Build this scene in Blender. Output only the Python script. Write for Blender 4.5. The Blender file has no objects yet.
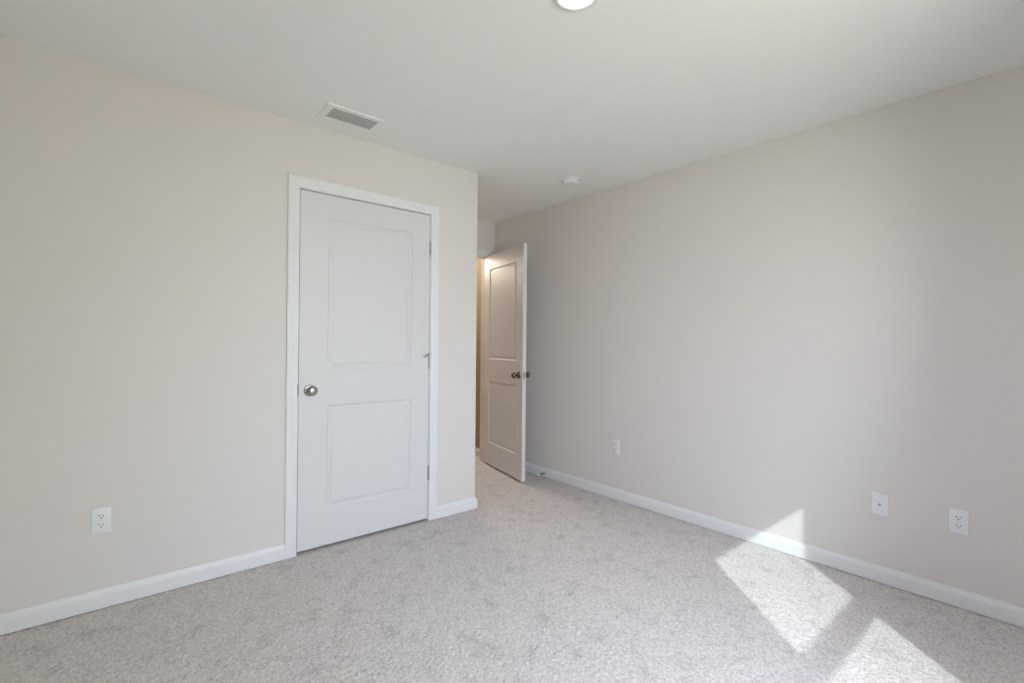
import bpy, bmesh, math, random
import numpy as np
from mathutils import Vector, Matrix

random.seed(7)
S = bpy.context.scene
COL = S.collection

# ------------------------------------------------------------------ camera
FPX = 479.185                      # focal length in pixels of the 1024 px wide frame
YAW, PITCH, ROLL = 0.867933, 0.0027322, 0.0089646
CAM_Z = 1.20797
fw = Vector((math.cos(YAW) * math.cos(PITCH), math.sin(YAW) * math.cos(PITCH), math.sin(PITCH)))
rt = fw.cross(Vector((0, 0, 1))).normalized()
up = rt.cross(fw)
cr, sr = math.cos(ROLL), math.sin(ROLL)
r2 = cr * rt + sr * up
u2 = -sr * rt + cr * up
cam_data = bpy.data.cameras.new('camera')
cam = bpy.data.objects.new('camera', cam_data)
COL.objects.link(cam)
cam_data.sensor_fit = 'HORIZONTAL'
cam_data.sensor_width = 36.0
cam_data.lens = FPX * 36.0 / 1024.0
cam_data.clip_start = 0.02
m = Matrix((r2, u2, -fw)).transposed().to_4x4()
m.translation = Vector((0, 0, CAM_Z))
cam.matrix_world = m
S.camera = cam

# ------------------------------------------------------------------ colour management
S.view_settings.view_transform = 'Standard'
S.view_settings.look = 'None'
S.view_settings.exposure = -0.05
S.view_settings.gamma = 1.0
S.view_settings.use_curve_mapping = False
S.cycles.max_bounces = 14
S.cycles.diffuse_bounces = 10
S.cycles.use_denoising = True

# ------------------------------------------------------------------ world, sun, window daylight
W = bpy.data.worlds.new('sky')
S.world = W
W.use_nodes = True
bg = W.node_tree.nodes['Background']
bg.inputs['Color'].default_value = (0.62, 0.78, 1.0, 1)
bg.inputs['Strength'].default_value = 1.0

# room dimensions (metres): X runs along the closet wall, Y along the right wall
YL, XR, XC, YF = 2.839, 3.039, 2.0625, 3.8696
XS, YB, HC = -0.62, -0.80, 2.44            # unseen side wall, window wall, ceiling
TH = 0.115

SUN_AZ = math.atan2(0.755, 0.656)
SUN_EL = math.radians(34.7)
sd = Vector((math.cos(SUN_AZ) * math.cos(SUN_EL), math.sin(SUN_AZ) * math.cos(SUN_EL), -math.sin(SUN_EL)))
sun_data = bpy.data.lights.new('sun', 'SUN')
sun_data.energy = 4.9
sun_data.angle = math.radians(0.55)
sun_data.color = (0.83, 0.93, 1.0)
sun = bpy.data.objects.new('sun', sun_data)
COL.objects.link(sun)
sun.location = Vector((1, -3, 4))
sun.rotation_euler = sd.to_track_quat('-Z', 'Y').to_euler()

WX0, WX1, WZ0, WZ1 = 0.690, 1.402, 0.75, 2.034     # glass extent of the window behind the camera


def sky_light(name, energy, col, aim, spread=180):
    """skylight arriving through the window, from outside the glass"""
    L = bpy.data.lights.new(name, 'AREA')
    L.shape = 'RECTANGLE'
    L.size, L.size_y = 0.80, 1.36
    L.energy, L.color, L.spread = energy, col, math.radians(spread)
    o = bpy.data.objects.new(name, L)
    COL.objects.link(o)
    o.location = ((WX0 + WX1) / 2, YB - 0.36, (WZ0 + WZ1) / 2)
    o.rotation_euler = Vector(aim).to_track_quat('-Z', 'Z').to_euler()


sky_light('open_sky_daylight', 82, (0.94, 1.0, 0.88), (0.50, 1, -0.45))
sky_light('high_sky_daylight', 44, (0.50, 0.58, 1.0), (0.44, 1, -0.78), 110)

# sunlit ground outside sends light up through the same window
gl_ = bpy.data.lights.new('ground_bounce', 'AREA')
gl_.shape = 'RECTANGLE'
gl_.size, gl_.size_y = 1.6, 0.9
gl_.energy = 42
gl_.color = (1.0, 0.76, 0.45)
glo = bpy.data.objects.new('ground_bounce', gl_)
COL.objects.link(glo)
glo.location = ((WX0 + WX1) / 2 - .25, YB - 0.75, WZ0 - 0.25)
glo.rotation_euler = Vector((0.35, 1, 0.75)).to_track_quat('-Z', 'Z').to_euler()

LAMP = (1.256, 1.146)
LAMP_POWER = 2.5
HALL_POWER = 50


# ------------------------------------------------------------------ materials
def new_mat(name):
    mt = bpy.data.materials.new(name)
    mt.use_nodes = True
    nt = mt.node_tree
    return mt, nt, nt.nodes['Principled BSDF']


def coords(nt):
    return nt.nodes.new('ShaderNodeTexCoord').outputs['Object']


def plain(name, col, rough=0.5, metal=0.0, bump=0.0, scale=200.0, dist=0.001, spec=0.5):
    mt, nt, b = new_mat(name)
    b.inputs['Base Color'].default_value = (*col, 1)
    b.inputs['Roughness'].default_value = rough
    b.inputs['Metallic'].default_value = metal
    b.inputs['Specular IOR Level'].default_value = spec
    n = nt.nodes.new('ShaderNodeTexNoise')
    n.inputs['Scale'].default_value = scale
    n.inputs['Detail'].default_value = 3
    nt.links.new(coords(nt), n.inputs['Vector'])
    if bump:
        bp = nt.nodes.new('ShaderNodeBump')
        bp.inputs['Strength'].default_value = bump
        bp.inputs['Distance'].default_value = dist
        nt.links.new(n.outputs['Fac'], bp.inputs['Height'])
        nt.links.new(bp.outputs['Normal'], b.inputs['Normal'])
    # a trace of roughness variation so that no surface is perfectly uniform
    mr = nt.nodes.new('ShaderNodeMapRange')
    mr.inputs['To Min'].default_value = max(0.0, rough - 0.03)
    mr.inputs['To Max'].default_value = min(1.0, rough + 0.03)
    nt.links.new(n.outputs['Fac'], mr.inputs['Value'])
    nt.links.new(mr.outputs['Result'], b.inputs['Roughness'])
    return mt


M_WALL = plain('wall_paint', (0.67, 0.63, 0.595), 0.85, bump=0.25, scale=160, dist=0.0012, spec=0.25)
M_HALL_SHADED = plain('hall_shaded_tan', (0.36, 0.27, 0.17), 0.85, bump=0.25, scale=160, dist=0.0012, spec=0.25)  # tan wall paint darkened: the dimness of the hall is put into the colour
M_CEIL = plain('ceiling_paint', (0.83, 0.84, 0.835), 0.95, bump=0.2, scale=110, dist=0.0012, spec=0.1)
M_TRIM = plain('trim_paint', (0.715, 0.715, 0.715), 0.42, bump=0.05, scale=60, dist=0.0005, spec=0.4)
M_DOOR = plain('door_paint', (0.64, 0.635, 0.625), 0.45, bump=0.05, scale=60, dist=0.0005, spec=0.4)
M_PLASTIC = plain('white_plastic', (0.74, 0.745, 0.75), 0.35)
M_PLATE_DARK = plain('slot_shadow_black', (0.03, 0.03, 0.035), 0.6)
M_NICKEL = plain('satin_nickel', (0.36, 0.34, 0.31), 0.40, metal=1.0)
M_NICKEL_SHADED = plain('shaded_nickel', (0.22, 0.21, 0.20), 0.16, metal=1.0)  # the satin nickel again, darkened: dim reflections are put into the colour
M_STEEL = plain('hinge_steel', (0.42, 0.42, 0.42), 0.38, metal=1.0)
M_RUBBER = plain('white_rubber', (0.72, 0.72, 0.70), 0.7)
M_VENT = plain('vent_enamel', (0.80, 0.81, 0.80), 0.5)
M_DUCTSHADE = plain('duct_shade_grey', (0.42, 0.42, 0.41), 0.8)
M_FRAMEVINYL = plain('window_vinyl', (0.85, 0.86, 0.86), 0.4)


def carpet_mat():
    mt, nt, b = new_mat('cut_pile_carpet')
    co = coords(nt)
    b.inputs['Roughness'].default_value = 1.0
    b.inputs['Specular IOR Level'].default_value = 0.05
    v = nt.nodes.new('ShaderNodeTexVoronoi')         # every tuft has its own shade of yarn
    v.inputs['Scale'].default_value = 175
    n1 = nt.nodes.new('ShaderNodeTexNoise')
    n1.inputs['Scale'].default_value = 60
    n1.inputs['Detail'].default_value = 3
    n2 = nt.nodes.new('ShaderNodeTexNoise')          # patches where the pile lies another way
    n2.inputs['Scale'].default_value = 9.0
    n2.inputs['Detail'].default_value = 5
    n2.inputs['Roughness'].default_value = 0.62
    for n in (n1, n2, v):
        nt.links.new(co, n.inputs['Vector'])
    sp = nt.nodes.new('ShaderNodeSeparateColor')
    nt.links.new(v.outputs['Color'], sp.inputs['Color'])
    av = nt.nodes.new('ShaderNodeMath')
    av.operation = 'MULTIPLY_ADD'
    av.inputs[1].default_value = 0.55
    nt.links.new(sp.outputs['Red'], av.inputs[0])
    h = nt.nodes.new('ShaderNodeMath')
    h.operation = 'MULTIPLY'
    h.inputs[1].default_value = 0.45
    nt.links.new(n1.outputs['Fac'], h.inputs[0])
    nt.links.new(h.outputs['Value'], av.inputs[2])
    r1 = nt.nodes.new('ShaderNodeValToRGB')
    e = r1.color_ramp.elements
    e[0].position, e[0].color = 0.15, (0.42, 0.378, 0.350, 1)
    e[1].position, e[1].color = 0.85, (0.69, 0.645, 0.612, 1)
    md = r1.color_ramp.elements.new(0.45)
    md.color = (0.58, 0.538, 0.510, 1)
    nt.links.new(av.outputs['Value'], r1.inputs['Fac'])
    mr = nt.nodes.new('ShaderNodeMapRange')
    mr.inputs['From Min'].default_value, mr.inputs['From Max'].default_value = 0.30, 0.47
    mr.inputs['To Min'].default_value, mr.inputs['To Max'].default_value = 0.81, 1.0
    nt.links.new(n2.outputs['Fac'], mr.inputs['Value'])
    mx = nt.nodes.new('ShaderNodeVectorMath')
    mx.operation = 'SCALE'
    nt.links.new(r1.outputs['Color'], mx.inputs[0])
    nt.links.new(mr.outputs['Result'], mx.inputs['Scale'])
    nt.links.new(mx.outputs['Vector'], b.inputs['Base Color'])
    return mt


M_CARPET = carpet_mat()


def glass_mat():
    mt = bpy.data.materials.new('window_glass')
    mt.use_nodes = True
    nt = mt.node_tree
    nt.nodes.clear()
    out = nt.nodes.new('ShaderNodeOutputMaterial')
    tr = nt.nodes.new('ShaderNodeBsdfTransparent')
    tr.inputs['Color'].default_value = (0.96, 0.98, 0.97, 1)
    gl = nt.nodes.new('ShaderNodeBsdfGlossy')
    gl.inputs['Roughness'].default_value = 0.02
    fr = nt.nodes.new('ShaderNodeFresnel')
    fr.inputs['IOR'].default_value = 1.25
    mx = nt.nodes.new('ShaderNodeMixShader')
    nt.links.new(fr.outputs['Fac'], mx.inputs['Fac'])
    nt.links.new(tr.outputs['BSDF'], mx.inputs[1])
    nt.links.new(gl.outputs['BSDF'], mx.inputs[2])
    nt.links.new(mx.outputs['Shader'], out.inputs['Surface'])
    return mt


M_GLASS = glass_mat()


def lens_mat():
    mt, nt, b = new_mat('lamp_lens')
    b.inputs['Base Color'].default_value = (0.9, 0.9, 0.88, 1)
    b.inputs['Emission Color'].default_value = (1.0, 0.93, 0.82, 1)
    b.inputs['Emission Strength'].default_value = 1.5
    return mt


M_LENS = lens_mat()


# ------------------------------------------------------------------ mesh helpers
def box(bm, x0, x1, y0, y1, z0, z1, bev=0.0, seg=2):
    r = bmesh.ops.create_cube(bm, size=1.0)
    vs = r['verts']
    for v in vs:
        v.co = Vector((x0 + (v.co.x + .5) * (x1 - x0), y0 + (v.co.y + .5) * (y1 - y0), z0 + (v.co.z + .5) * (z1 - z0)))
    if bev:
        es = list({e for v in vs for e in v.link_edges})
        bmesh.ops.bevel(bm, geom=es, offset=bev, segments=seg, affect='EDGES', profile=0.5)


def cyl(bm, p0, p1, r0, r1=None, seg=24):
    p0, p1 = Vector(p0), Vector(p1)
    d = p1 - p0
    rr = bmesh.ops.create_cone(bm, cap_ends=True, segments=seg, radius1=r0, radius2=r0 if r1 is None else r1, depth=d.length)
    q = d.to_track_quat('Z', 'Y').to_matrix().to_4x4()
    bmesh.ops.transform(bm, matrix=Matrix.Translation((p0 + p1) / 2) @ q, verts=rr['verts'])


def lathe(bm, origin, axis, prof, seg=40):
    """prof: (distance along axis, radius); closes at radius 0"""
    q = Vector(axis).to_track_quat('Z', 'Y').to_matrix()
    o = Vector(origin)
    rings = []
    for t, r in prof:
        if r < 1e-6:
            rings.append([bm.verts.new(o + q @ Vector((0, 0, t)))])
        else:
            rings.append([bm.verts.new(o + q @ Vector((r * math.cos(a), r * math.sin(a), t)))
                          for a in (2 * math.pi * k / seg for k in range(seg))])
    for A, B in zip(rings, rings[1:]):
        for k in range(seg):
            k2 = (k + 1) % seg
            if len(A) == 1 and len(B) == 1:
                continue
            if len(A) == 1:
                bm.faces.new((A[0], B[k], B[k2]))
            elif len(B) == 1:
                bm.faces.new((A[k], A[k2], B[0]))
            else:
                bm.faces.new((A[k], A[k2], B[k2], B[k]))


def tube(bm, pts, r, seg=10, cap=True):
    pts = [Vector(p) for p in pts]
    rings = []
    ref = Vector((0, 0, 1))
    for i, p in enumerate(pts):
        d = (pts[min(i + 1, len(pts) - 1)] - pts[max(i - 1, 0)]).normalized()
        a = d.cross(ref)
        if a.length < 1e-3:
            a = d.cross(Vector((1, 0, 0)))
        a.normalize()
        b = d.cross(a)
        rings.append([bm.verts.new(p + r * (math.cos(t) * a + math.sin(t) * b)) for t in (2 * math.pi * k / seg for k in range(seg))])
    for A, B in zip(rings, rings[1:]):
        for k in range(seg):
            bm.faces.new((A[k], A[(k + 1) % seg], B[(k + 1) % seg], B[k]))
    if cap:
        bm.faces.new(rings[0][::-1])
        bm.faces.new(rings[-1])


def sweep(bm, frames, prof):
    """frames: list of (origin, width_dir, thick_dir); prof: closed list of (w, t). Straight runs, mitred by the frames."""
    rings = [[bm.verts.new(Vector(o) + w * Vector(wd) + t * Vector(td)) for w, t in prof] for o, wd, td in frames]
    n = len(prof)
    for A, B in zip(rings, rings[1:]):
        for k in range(n):
            bm.faces.new((A[k], A[(k + 1) % n], B[(k + 1) % n], B[k]))
    bm.faces.new(rings[0][::-1])
    bm.faces.new(rings[-1])


def obj(name, bm, mat, parent=None, smooth=False, loc=None):
    bmesh.ops.recalc_face_normals(bm, faces=bm.faces[:])
    me = bpy.data.meshes.new(name)
    bm.to_mesh(me)
    bm.free()
    me.materials.append(mat)
    if smooth:
        me.shade_smooth()
        me.set_sharp_from_angle(angle=math.radians(38))
    o = bpy.data.objects.new(name, me)
    COL.objects.link(o)
    if parent:
        o.parent = parent
    if loc is not None:
        o.location = loc
    return o


def structure(name, bm, mat, label=None, cat=None, smooth=False):
    o = obj(name, bm, mat, smooth=smooth)
    o['kind'] = 'structure'
    if label:
        o['label'], o['category'] = label, cat
    return o


def thing(name, label, cat, loc=(0, 0, 0), group=None, kind=None):
    o = bpy.data.objects.new(name, None)
    o.empty_display_size = 0.05
    COL.objects.link(o)
    o.location = loc
    o['label'], o['category'] = label, cat
    if group:
        o['group'] = group
    if kind:
        o['kind'] = kind
    return o


BM = bmesh.new

# ------------------------------------------------------------------ room shell
XO, YO = XR + 0.12, 7.20            # outer limits (hall beyond the entry door)
def carpet_floor():
    """slab with a tufted top: a fine jittered grid whose vertices stand at random pile heights"""
    rng = np.random.default_rng(3)
    x0, x1, y0, y1 = XS - .02, XR + .02, YB - .02, YF + .45
    nx, ny = int((x1 - x0) / PITCH), int((y1 - y0) / PITCH)
    gx, gy = np.meshgrid(np.linspace(x0, x1, nx), np.linspace(y0, y1, ny), indexing='ij')
    gx = gx + rng.uniform(-.38, .38, gx.shape) * PITCH
    gy = gy + rng.uniform(-.38, .38, gy.shape) * PITCH
    gz = -.0015 - PILE * rng.beta(1.3, 2.0, gx.shape)
    top = np.stack([gx, gy, gz], -1).reshape(-1, 3)
    i = np.arange(nx * ny).reshape(nx, ny)
    quads = np.stack([i[:-1, :-1], i[1:, :-1], i[1:, 1:], i[:-1, 1:]], -1).reshape(-1, 4)
    n = len(top)
    bx = np.array([(x, y, z) for z in (-.12, -PILE - .002) for x, y in ((XS - .1, YB - .12), (XO, YB - .12), (XO, YO), (XS - .1, YO))])
    f2 = np.array([(0, 3, 2, 1), (4, 5, 6, 7), (0, 1, 5, 4), (1, 2, 6, 5), (2, 3, 7, 6), (3, 0, 4, 7)]) + n
    ex = np.array([(x, y, -.003) for x, y in ((XS, YF + .44), (XO, YF + .44), (XO, YO), (XS, YO))])
    f3 = np.array([(0, 1, 2, 3)]) + n + 8
    V = np.concatenate([top, bx, ex]); F = np.concatenate([quads, f2, f3]).astype(np.int32)
    me = bpy.data.meshes.new('floor')
    me.vertices.add(len(V)); me.vertices.foreach_set('co', V.astype(np.float32).ravel())
    me.loops.add(F.size); me.loops.foreach_set('vertex_index', F.ravel())
    me.polygons.add(len(F)); me.polygons.foreach_set('loop_start', np.arange(0, F.size, 4, dtype=np.int32))
    me.update(calc_edges=True)
    me.materials.append(M_CARPET)
    o = bpy.data.objects.new('floor', me); COL.objects.link(o)
    o['kind'] = 'structure'
    o['label'], o['category'] = 'pale beige cut-pile carpet covering the whole room', 'floor'


PITCH, PILE = 0.0058, 0.0060
carpet_floor()
bm = BM(); box(bm, XS - .1, XO, YB - .12, YO, HC, HC + .12)
structure('ceiling', bm, M_CEIL, 'flat off-white painted ceiling', 'ceiling')


def wall_with_hole(bm, ax, a0, a1, d0, d1, h0=None, h1=None, hz0=0, hz1=0):
    """a wall along ax ('x' or 'y') from a0 to a1, thickness d0..d1, hole h0..h1 from hz0 to hz1; one welded shell"""
    def P(a, d, z):
        return Vector((a, d, z)) if ax == 'x' else Vector((d, a, z))
    if h0 is None:
        x = (a0, a1, d0, d1) if ax == 'x' else (d0, d1, a0, a1)
        box(bm, *x, 0, HC)
        return
    As = [a0, h0, h1, a1]
    Zs = sorted({0.0, hz0, hz1, HC})
    V = {}
    def vert(i, d, k):
        key = (i, d, k)
        if key not in V:
            V[key] = bm.verts.new(P(As[i], (d0, d1)[d], Zs[k]))
        return V[key]
    solid = lambda i, k: 0 <= i < 3 and 0 <= k < len(Zs) - 1 and not (i == 1 and Zs[k] >= hz0 - 1e-6 and Zs[k + 1] <= hz1 + 1e-6)
    for i in range(3):
        for k in range(len(Zs) - 1):
            if not solid(i, k):
                continue
            for d in (0, 1):
                bm.faces.new((vert(i, d, k), vert(i + 1, d, k), vert(i + 1, d, k + 1), vert(i, d, k + 1)))
            for di, dk, q in ((-1, 0, ((i, k), (i, k + 1))), (1, 0, ((i + 1, k), (i + 1, k + 1))),
                              (0, -1, ((i, k), (i + 1, k))), (0, 1, ((i, k + 1), (i + 1, k + 1)))):
                if not solid(i + di, k + dk):
                    (p, q_) = q
                    bm.faces.new((vert(p[0], 0, p[1]), vert(q_[0], 0, q_[1]), vert(q_[0], 1, q_[1]), vert(p[0], 1, p[1])))


C0, C1 = 0.828, 1.672               # closet jamb faces
CZ = 2.070
E0, E1, EZ = 2.137, 2.952, 2.074    # entry jamb faces
JT = 0.018
bm = BM(); wall_with_hole(bm, 'x', XS, XC, YL, YL + TH, C0 - JT, C1 + JT, 0, CZ + JT)
structure('wall_left', bm, M_WALL, 'beige painted wall holding the closed white door', 'wall')
bm = BM(); box(bm, XC - TH, XC, YL + TH, YF, 0, HC)
structure('wall_inner', bm, M_WALL, 'short beige wall turning the corner right of the closed white door', 'wall')
bm = BM(); wall_with_hole(bm, 'x', XS, XR, YF, YF + TH, E0 - JT, E1 + JT, 0, EZ + JT)
structure('wall_back', bm, M_WALL, 'narrow beige wall over the open door in the far corner', 'wall')
bm = BM(); box(bm, XR, XO, YB, YF + TH, 0, HC)
structure('wall_right', bm, M_WALL, 'long plain beige wall on the right with the sun patch at its foot', 'wall')
bm = BM(); box(bm, XS - .1, XS, YB, YF + TH, 0, HC)
structure('wall_side', bm, M_WALL, 'beige wall left of the camera outside the frame', 'wall')
FRX0, FRX1, FRZ0, FRZ1 = WX0 - .075, WX1 + .075, WZ0 - .075, WZ1 + .075
bm = BM(); wall_with_hole(bm, 'x', XS - .1, XO, YB - .12, YB, FRX0, FRX1, FRZ0, FRZ1)
structure('wall_front', bm, M_WALL, 'beige wall with the window behind the camera', 'wall')
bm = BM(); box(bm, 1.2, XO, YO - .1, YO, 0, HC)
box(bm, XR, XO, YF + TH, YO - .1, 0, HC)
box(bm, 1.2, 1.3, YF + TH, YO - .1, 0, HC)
structure('wall_hall', bm, M_HALL_SHADED, 'hall wall seen through the open door, its dimness put into the tan paint', 'wall')

# ------------------------------------------------------------------ baseboards
BH, BT = 0.082, 0.014
BPROF = [(0, 0), (0, BT), (0.058, BT), (0.066, BT - .002), (0.073, BT - .0065), (0.080, BT - .0085), (BH, BT - .011), (BH, 0)]


def baseboard(name, runs, label):
    bm = BM()
    for fr in runs:
        sweep(bm, fr, BPROF)
    return structure(name, bm, M_TRIM, label, 'baseboard')


UPV = (0, 0, 1)
CW = 0.060                          # casing width
cas0, cas1 = C0 - .005 - CW, C1 + .005 + CW
mY, mX = (0, -1, 0), (-1, 0, 0)
baseboard('baseboard_left', [[((XS, YL, 0), UPV, mY), ((cas0, YL, 0), UPV, mY)]],
          'white baseboard along the beige wall left of the closed door')
baseboard('baseboard_corner', [[((cas1, YL, 0), UPV, mY), ((XC, YL, 0), UPV, (1, -1, 0)), ((XC, YF, 0), UPV, (1, 0, 0))]],
          'short white baseboard wrapping the wall corner right of the closed door')
baseboard('baseboard_right', [[((XR, YB, 0), UPV, mX), ((XR, YF - .001, 0), UPV, mX)]],
          'white baseboard along the long right wall, partly in sunlight')
baseboard('baseboard_hall', [[((XR, YF + TH + .02, 0), UPV, mX), ((XR, YO - .1, 0), UPV, mX)]],
          'white baseboard of the hall beyond the open door')
baseboard('baseboard_front', [[((XS, YB, 0), UPV, (0, 1, 0)), ((XR - BT, YB, 0), UPV, (0, 1, 0))]],
          'white baseboard under the window behind the camera')
baseboard('baseboard_side', [[((XS, YB + BT, 0), UPV, (1, 0, 0)), ((XS, YL - BT, 0), UPV, (1, 0, 0))]],
          'white baseboard along the wall left of the camera')

# ------------------------------------------------------------------ door casings and jambs
CPROF = [(0, 0), (0, 0.008), (0.004, 0.0095), (0.016, 0.0095), (0.020, 0.0115), (0.030, 0.0135), (0.046, 0.0150),
         (0.053, 0.0150), (CW, 0.012), (CW, 0)]


def casing(bm, a0, a1, zt, y, td):
    """U of casing around an opening a0..a1 wide (inner casing edges) with inner head edge zt, in plane y"""
    fr = [((a0, y, 0.0), (-1, 0, 0), td), ((a0, y, zt), (-1, 0, 1), td),
          ((a1, y, zt), (1, 0, 1), td), ((a1, y, 0.0), (1, 0, 0), td)]
    sweep(bm, fr, CPROF)


def door_frame(n, a0, a1, zt, y0, y1, label, hall=False):
    t = thing(f'trim_{n}', label, 'door frame', ((a0 + a1) / 2, y0, 0), kind='structure')
    inv = Matrix.Translation((-(a0 + a1) / 2, -y0, 0))
    bm = BM(); casing(bm, a0 - .005, a1 + .005, zt + .005, y0, (0, -1, 0))
    if hall:
        casing(bm, a0 - .005, a1 + .005, zt + .005, y1, (0, 1, 0))
    bm.transform(inv); obj('casing', bm, M_TRIM, t)
    bm = BM()
    box(bm, a0 - JT, a0, y0, y1, 0, zt + JT)
    box(bm, a1, a1 + JT, y0, y1, 0, zt + JT)
    box(bm, a0, a1, y0, y1, zt, zt + JT)
    bm.transform(inv); obj('jamb', bm, M_TRIM, t)
    bm = BM()
    ys = y0 + .042
    box(bm, a0, a0 + .011, ys, ys + .034, 0, zt - .011, .002, 1)
    box(bm, a1 - .011, a1, ys, ys + .034, 0, zt - .011, .002, 1)
    box(bm, a0, a1, ys, ys + .034, zt - .011, zt, .002, 1)
    bm.transform(inv); obj('stop_moulding', bm, M_TRIM, t)
    return t


t1 = door_frame(1, C0, C1, CZ, YL, YL + TH, 'white moulded casing around the closed door')
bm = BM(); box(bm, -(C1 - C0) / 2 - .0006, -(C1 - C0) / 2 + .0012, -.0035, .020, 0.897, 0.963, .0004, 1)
box(bm, -(C1 - C0) / 2 - .0045, -(C1 - C0) / 2 + .0012, -.0045, -.0015, 0.899, 0.962, .0004, 1)  # dark lip on the strike plate, painted in for the shaded latch gap
obj('strike_and_gap_shade', bm, M_NICKEL_SHADED, t1)
t2 = door_frame(2, E0, E1, EZ, YF, YF + TH, 'white casing above the open door in the far corner', hall=True)

# ------------------------------------------------------------------ moulded two-panel doors
def panel_door(w, z0, z1, thick, panels):
    """slab in local coords: x 0..w, y 0 (front, facing -y) .. thick, panels on both faces: list of (x0,x1,z0,z1)"""
    bm = BM()
    steps = [(0.0, 0.0), (0.003, 0.0035), (0.008, 0.0065), (0.013, 0.0075), (0.018, 0.0070), (0.030, 0.0028), (0.035, 0.0020)]
    xs = sorted({0.0, w} | {v for p in panels for v in p[:2]})
    zs = sorted({z0, z1} | {v for p in panels for v in p[2:]})
    for side in (0, 1):
        ysurf = lambda d: d if side == 0 else thick - d
        g = {}
        gv = lambda x, z: g.setdefault((x, z), bm.verts.new((x, ysurf(0), z))) if (x, z) not in g else g[(x, z)]
        for i in range(len(xs) - 1):
            for k in range(len(zs) - 1):
                hit = [p for p in panels if p[0] <= xs[i] and xs[i + 1] <= p[1] and p[2] <= zs[k] and zs[k + 1] <= p[3]]
                if hit:
                    continue
                bm.faces.new((gv(xs[i], zs[k]), gv(xs[i + 1], zs[k]), gv(xs[i + 1], zs[k + 1]), gv(xs[i], zs[k + 1])))
        for p in panels:
            prev = None
            for o, d in steps:
                c = [(p[0] + o, p[2] + o), (p[1] - o, p[2] + o), (p[1] - o, p[3] - o), (p[0] + o, p[3] - o)]
                ring = [gv(*q) if o == 0 else bm.verts.new((q[0], ysurf(d), q[1])) for q in c]
                if prev:
                    for j in range(4):
                        bm.faces.new((prev[j], prev[(j + 1) % 4], ring[(j + 1) % 4], ring[j]))
                prev = ring
            bm.faces.new(prev)
    for (xa, za), (xb, zb) in (((0, z0), (w, z0)), ((w, z0), (w, z1)), ((w, z1), (0, z1)), ((0, z1), (0, z0))):
        bm.faces.new([bm.verts.new(c) for c in ((xa, 0, za), (xb, 0, zb), (xb, thick, zb), (xa, thick, za))])
    bmesh.ops.remove_doubles(bm, verts=bm.verts[:], dist=1e-5)
    return bm


ROSE = [(0, 0), (0, 0.0325), (0.003, 0.0325), (0.007, 0.030), (0.009, 0.024), (0.010, 0.013)]
KNOB = [(0.010, 0.013), (0.022, 0.0115), (0.030, 0.0125), (0.036, 0.019), (0.043, 0.0255), (0.051, 0.0278), (0.058, 0.0262),
        (0.064, 0.021), (0.0665, 0.012), (0.067, 0)]


def knob(parent, p, axis, mat):
    bm = BM(); lathe(bm, (0, 0, 0), axis, ROSE)
    k = obj('knob_rose', bm, mat, parent, smooth=True, loc=p)
    bm = BM(); lathe(bm, (0, 0, 0), axis, KNOB)
    kk = obj('knob', bm, mat, k, smooth=True)
    kk['label'] = 'round satin metal knob'
    return k


def hinge(parent, p, leaf_dirs=()):
    """barrel hinge along z at local point p (centre of the barrel)"""
    bm = BM()
    h = 0.089
    for k in range(5):
        a = -h / 2 + k * h / 5
        cyl(bm, (0, 0, a + .0004), (0, 0, a + h / 5 - .0004), 0.0062, seg=16)
    cyl(bm, (0, 0, -h / 2 - .003), (0, 0, -h / 2), 0.0035, .005, seg=16)
    cyl(bm, (0, 0, h / 2), (0, 0, h / 2 + .004), 0.0055, .004, seg=16)
    for dx, dy in leaf_dirs:
        box(bm, min(0, dx), max(0, dx) + (.0016 if dx == 0 else 0), min(0, dy), max(0, dy) + (.0016 if dy == 0 else 0), -h / 2, h / 2)
    o = obj('hinge', bm, M_STEEL, parent, smooth=True, loc=p)
    o['label'] = 'steel barrel hinge'
    return o


# closed door (slab flush with the wall face)
d1x0, d1x1 = C0 + .003, C1 - .003
d1 = thing('door_1', 'closed white two-panel door in the beige left wall with a round knob', 'door', (d1x0, YL + .001, 0), kind='structure')
px = lambda x: x - d1x0
bm = panel_door(d1x1 - d1x0, 0.016, 2.065, 0.035,
                [(px(.990), px(1.536), 0.228, 0.833), (px(.990), px(1.536), 1.048, 1.928)])
obj('door_slab', bm, M_DOOR, d1)
knob(d1, (px(0.892), 0, 0.926), (0, -1, 0), M_NICKEL)
for z in (1.843, 1.073, 0.325):
    hg = hinge(d1, (px(1.6715), -.0063, z))
    if z == 1.073:                                  # the hinge-pin door stop on the middle hinge
        bm = BM()
        lathe(bm, (0, 0, .046), (0, 0, 1), [(0, 0), (0, .009), (.0035, .009), (.0035, 0)], 20)
        tube(bm, [(0, 0, .050), (-.012, -.012, .054), (-.040, -.030, .047), (-.058, -.036, .034)], .0048, 12)
        d3 = Vector((.55, -.83, 0)).normalized()
        tube(bm, [Vector((0, 0, .050)), d3 * .014 + Vector((0, 0, .048))], .0035, 10)
        st = obj('hinge_stop', bm, M_STEEL, hg, smooth=True)
        st['label'] = 'hinge-pin stop with a white bumper'

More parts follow.
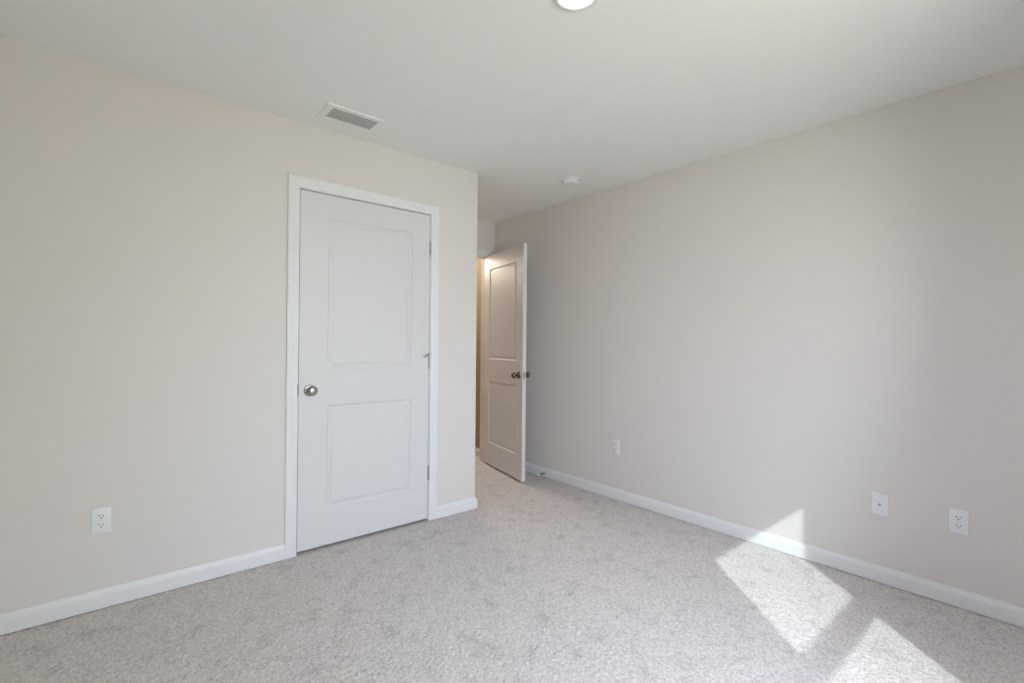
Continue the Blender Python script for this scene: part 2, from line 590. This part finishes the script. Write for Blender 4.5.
# open door (hinged at the right jamb, swung into the room)
ANG = math.radians(77.4)
PIN = Vector((E1 - .002, YF - .006, 0))
d2 = thing('door_2', 'open white two-panel door standing ajar in the far corner by the right wall', 'door', PIN, kind='structure')
d2.rotation_euler = (0, 0, ANG)
WD = 0.807                                           # local: leaf runs to -x from the pin, room face at y=.006, hall face at y=.041
bm = panel_door(WD, 0.016, 2.066, 0.035,
                [(.122, WD - .122, 0.228, 0.833), (.122, WD - .122, 1.048, 1.928)])
bm.transform(Matrix.Translation((-WD - .001, .006, 0)))
slab2 = obj('door_slab', bm, M_DOOR, d2)
knob(d2, (-WD + .062, .041, 0.926), (0, 1, 0), M_NICKEL_SHADED)
knob(d2, (-WD + .062, .006, 0.926), (0, -1, 0), M_NICKEL_SHADED)
bm = BM(); box(bm, -WD - .002, -WD + .0002, .011, .036, 0.897, 0.955, .0005, 1)
cyl(bm, (-WD - .012, .0235, .926), (-WD, .0235, .926), .008, seg=16)
obj('latch', bm, M_STEEL, d2, smooth=True)
for z in (1.843, 1.073, 0.325):
    hinge(d2, (0, 0, z))

# ------------------------------------------------------------------ wall plates
def plate_base(bm):
    """cover plate in local coords: x across, z up, front towards -y, back at y = 0"""
    box(bm, -.035, .035, -.0055, 0, -.057, .057, .003, 3)


def slot_box(bm, x0, x1, z0, z1, y=-.0088):
    box(bm, x0, x1, y, y + .002, z0, z1)


def outlet(label, loc, rz):
    t = thing('power_outlet', label, 'outlet', loc, group='white duplex outlets on the walls')
    t.rotation_euler = (0, 0, rz)
    bm = BM(); plate_base(bm); obj('cover_plate', bm, M_PLASTIC, t, smooth=True)
    for s in (1, -1):
        zc = .0195 * s
        bm = BM()
        n = 28
        ring0, ring1 = [], []
        for k in range(n):
            a = 2 * math.pi * k / n
            x, z = .0172 * math.cos(a), max(-.0135, min(.0135, .0172 * math.sin(a)))
            ring0.append(bm.verts.new((x, -.004, z))); ring1.append(bm.verts.new((x * .97, -.0082, z * .97)))
        for k in range(n):
            bm.faces.new((ring0[k], ring0[(k + 1) % n], ring1[(k + 1) % n], ring1[k]))
        bm.faces.new(ring1)
        rc = obj('receptacle', bm, M_PLASTIC, t, loc=(0, 0, zc))
        bm = BM()
        slot_box(bm, -.0078, -.0056, -.001, .0085); slot_box(bm, .0056, .0078, -.001, .0070)
        cyl(bm, (0, -.0088, -.0075), (0, -.0068, -.0075), .0028, seg=14)
        obj('slot', bm, M_PLATE_DARK, rc)
    bm = BM(); lathe(bm, (0, -.0052, 0), (0, -1, 0), [(0, 0), (0, .0034), (.0010, .0030), (.0015, 0)], 16)
    obj('screw', bm, M_PLASTIC, t, smooth=True)
    return t


outlet('white duplex outlet low on the left wall beside the closed door', (-.009, YL, .392), 0)
outlet('white duplex outlet low on the right wall, near one, beside the cable jack plate', (XR, .355, .393), -math.pi / 2)
outlet('small far white duplex outlet on the right wall near the open door', (XR, 2.320, .405), -math.pi / 2)

t = thing('cable_jack_plate', 'white wall plate with one round cable jack on the right wall above the sun patch', 'wall plate',
          (XR, .6525, .396))
t.rotation_euler = (0, 0, -math.pi / 2)
bm = BM(); plate_base(bm); obj('cover_plate', bm, M_PLASTIC, t, smooth=True)
bm = BM()
lathe(bm, (0, -.005, 0), (0, -1, 0), [(0, 0), (0, .0065), (.0025, .0065), (.0025, .0046), (.010, .0046), (.010, .0030), (.004, .0028), (.004, 0)], 18)
j = obj('coaxial_jack', bm, M_STEEL, t, smooth=True)
for s in (1, -1):
    bm = BM(); lathe(bm, (0, -.0052, .0415 * s), (0, -1, 0), [(0, 0), (0, .0032), (.0009, .0028), (.0013, 0)], 16)
    obj('screw', bm, M_PLASTIC, t, smooth=True)

# ------------------------------------------------------------------ spring door stop on the right baseboard
t = thing('door_stop', 'small spring door stop on the right baseboard beside the open door', 'door stop', (XR - BT, 3.085, .040))
bm = BM(); lathe(bm, (0, 0, 0), (-1, 0, 0), [(0, 0), (0, .011), (.004, .011), (.009, .007), (.012, .006), (.012, 0)], 20)
obj('base', bm, M_STEEL, t, smooth=True)
pts = []
for k in range(15 * 10 + 1):
    a = 2 * math.pi * k / 10
    s = k / 150
    pts.append((-.010 - .075 * s, .0062 * math.cos(a), .0062 * math.sin(a)))
bm = BM(); tube(bm, pts, .0014, 6); obj('spring', bm, M_STEEL, t, smooth=True)
bm = BM(); lathe(bm, (-.083, 0, 0), (-1, 0, 0), [(0, 0), (0, .0085), (.010, .0085), (.014, .006), (.015, 0)], 20)
obj('rubber_tip', bm, M_RUBBER, t, smooth=True)

# ------------------------------------------------------------------ ceiling vent
VX0, VX1, VY0, VY1 = 0.863, 1.170, 2.502, 2.712
IX0, IX1, IY0, IY1 = 0.902, 1.153, 2.530, 2.664
vcx, vcy = (VX0 + VX1) / 2, (VY0 + VY1) / 2
t = thing('ceiling_vent', 'white louvred air vent in the ceiling above the closed door', 'vent', (vcx, vcy, HC))
bm = BM()
oz = [(VX0, VX1, VY0, VY1, 0), (VX0 + .003, VX1 - .003, VY0 + .003, VY1 - .003, -.0045),
      (IX0 - .004, IX1 + .004, IY0 - .004, IY1 + .004, -.0065), (IX0, IX1, IY0, IY1, -.006), (IX0, IX1, IY0, IY1, -.001)]
prev = None
for x0, x1, y0, y1, z in oz:
    ring = [bm.verts.new((x - vcx, y - vcy, z)) for x, y in ((x0, y0), (x1, y0), (x1, y1), (x0, y1))]
    if prev:
        for k in range(4):
            bm.faces.new((prev[k], prev[(k + 1) % 4], ring[(k + 1) % 4], ring[k]))
    prev = ring
obj('vent_frame', bm, M_VENT, t)
bm = BM(); box(bm, IX0 - vcx, IX1 - vcx, IY0 - vcy, IY1 - vcy, -.0018, -.0004)  # flat sheet behind the louvres, shade of the duct put into its colour
bk = obj('duct_shade_sheet', bm, M_DUCTSHADE, t)
nsl = 7
for k in range(nsl):
    yc = IY0 + (IY1 - IY0) * (k + .5) / nsl - vcy
    bm = BM()
    q = [(yc - .0072, -.0052), (yc - .0072, -.0068), (yc + .0040, -.0036), (yc + .0040, -.0020)]
    v0 = [bm.verts.new((IX0 - vcx, y, z)) for y, z in q]
    v1 = [bm.verts.new((IX1 - vcx, y, z)) for y, z in q]
    for i in range(4):
        bm.faces.new((v0[i], v0[(i + 1) % 4], v1[(i + 1) % 4], v1[i]))
    bm.faces.new(v0[::-1]); bm.faces.new(v1)
    obj('louvre', bm, M_VENT, t)

# ------------------------------------------------------------------ smoke detector
t = thing('smoke_detector', 'round white smoke detector on the ceiling near the right wall', 'smoke detector', (2.664, 2.478, HC))
bm = BM(); lathe(bm, (0, 0, 0), (0, 0, -1), [(0, 0), (0, .075), (.006, .075), (.009, .071), (.009, 0)], 48)
obj('mounting_base', bm, M_PLASTIC, t, smooth=True)
bm = BM(); lathe(bm, (0, 0, -.009), (0, 0, -1), [(0, .055), (.005, .055), (.005, .062), (.014, .059), (.020, .052), (.023, .036), (.024, 0)], 48)
cv = obj('cover', bm, M_PLASTIC, t, smooth=True)
bm = BM(); lathe(bm, (0.02, 0, -.0315), (0, 0, -1), [(0, 0), (0, .009), (.0025, .008), (.003, 0)], 24)
obj('test_button', bm, M_PLASTIC, cv, smooth=True)

# ------------------------------------------------------------------ ceiling light
t = thing('ceiling_light', 'round lit disc light in the ceiling at the top edge', 'ceiling light', (LAMP[0], LAMP[1], HC))
bm = BM(); lathe(bm, (0, 0, 0), (0, 0, -1), [(0, .085), (.003, .085), (.007, .081), (.008, .075), (.007, .069), (.002, .067)], 64)
obj('trim_ring', bm, M_PLASTIC, t, smooth=True)
bm = BM(); lathe(bm, (0, 0, 0), (0, 0, -1), [(.003, .068), (.005, .064), (.0062, .05), (.0068, .02), (.007, 0)], 64)
obj('lens', bm, M_LENS, t, smooth=True)
ld = bpy.data.lights.new('lamp_glow', 'AREA')
ld.shape = 'DISK'; ld.size = .15; ld.energy = LAMP_POWER; ld.color = (1.0, .93, .84)
lo = bpy.data.objects.new('lamp_glow', ld); COL.objects.link(lo)
lo.location = (LAMP[0], LAMP[1], HC - .012)

# ------------------------------------------------------------------ hall lamp (warm)
hl = bpy.data.lights.new('hall_lamp', 'POINT')
hl.energy = HALL_POWER; hl.color = (1.0, .86, .70); hl.shadow_soft_size = .20
ho = bpy.data.objects.new('hall_lamp', hl); COL.objects.link(ho)
ho.location = (2.80, 4.80, 2.20)

# ------------------------------------------------------------------ window behind the camera (single hung)
wcx = (WX0 + WX1) / 2
t = thing('window_1', 'single-hung white window in the wall behind the camera', 'window', (wcx, YB, 0), kind='structure')
mid = 1.40                              # meeting rail centre: shades the gap between the two sun patches
off = Matrix.Translation((-wcx, -YB, 0))
bm = BM()
for a in ((FRX0, WX0 - .03, FRZ0, FRZ1), (WX1 + .03, FRX1, FRZ0, FRZ1), (WX0 - .03, WX1 + .03, FRZ0, WZ0 - .03), (WX0 - .03, WX1 + .03, WZ1 + .03, FRZ1)):
    box(bm, a[0], a[1], YB - .12, YB - .04, a[2], a[3])
bm.transform(off); obj('window_frame', bm, M_FRAMEVINYL, t)


def sash(z0, z1, y0, y1):
    bm = BM()
    box(bm, WX0 - .03, WX0, y0, y1, z0, z1); box(bm, WX1, WX1 + .03, y0, y1, z0, z1)
    box(bm, WX0, WX1, y0, y1, z0, z0 + .03); box(bm, WX0, WX1, y0, y1, z1 - .03, z1)
    bm.transform(off); s = obj('sash', bm, M_FRAMEVINYL, t)
    bm = BM(); box(bm, WX0, WX1, (y0 + y1) / 2 - .002, (y0 + y1) / 2 + .002, z0 + .03, z1 - .03)
    bm.transform(off); obj('pane', bm, M_GLASS, s)


MID0, MID1 = 1.326, 1.440
sash(MID1 - .03, WZ1 + .03, YB - .105, YB - .08)
sash(WZ0 - .03, MID0 + .03, YB - .075, YB - .05)
bm = BM(); box(bm, WX0 - .03, WX1 + .03, YB - .080, YB - .075, MID0 + .03, MID1 - .03)
box(bm, WX0 - .03, WX1 + .03, YB - .105, YB - .08, MID0 + .03, MID1 - .03)
bm.transform(off); obj('meeting_rail', bm, M_FRAMEVINYL, t)
bm = BM(); box(bm, FRX0 - .03, FRX1 + .03, YB - .02, YB + .03, FRZ0 - .02, FRZ0, .004, 2)
bm.transform(off); obj('window_sill', bm, M_TRIM, t)
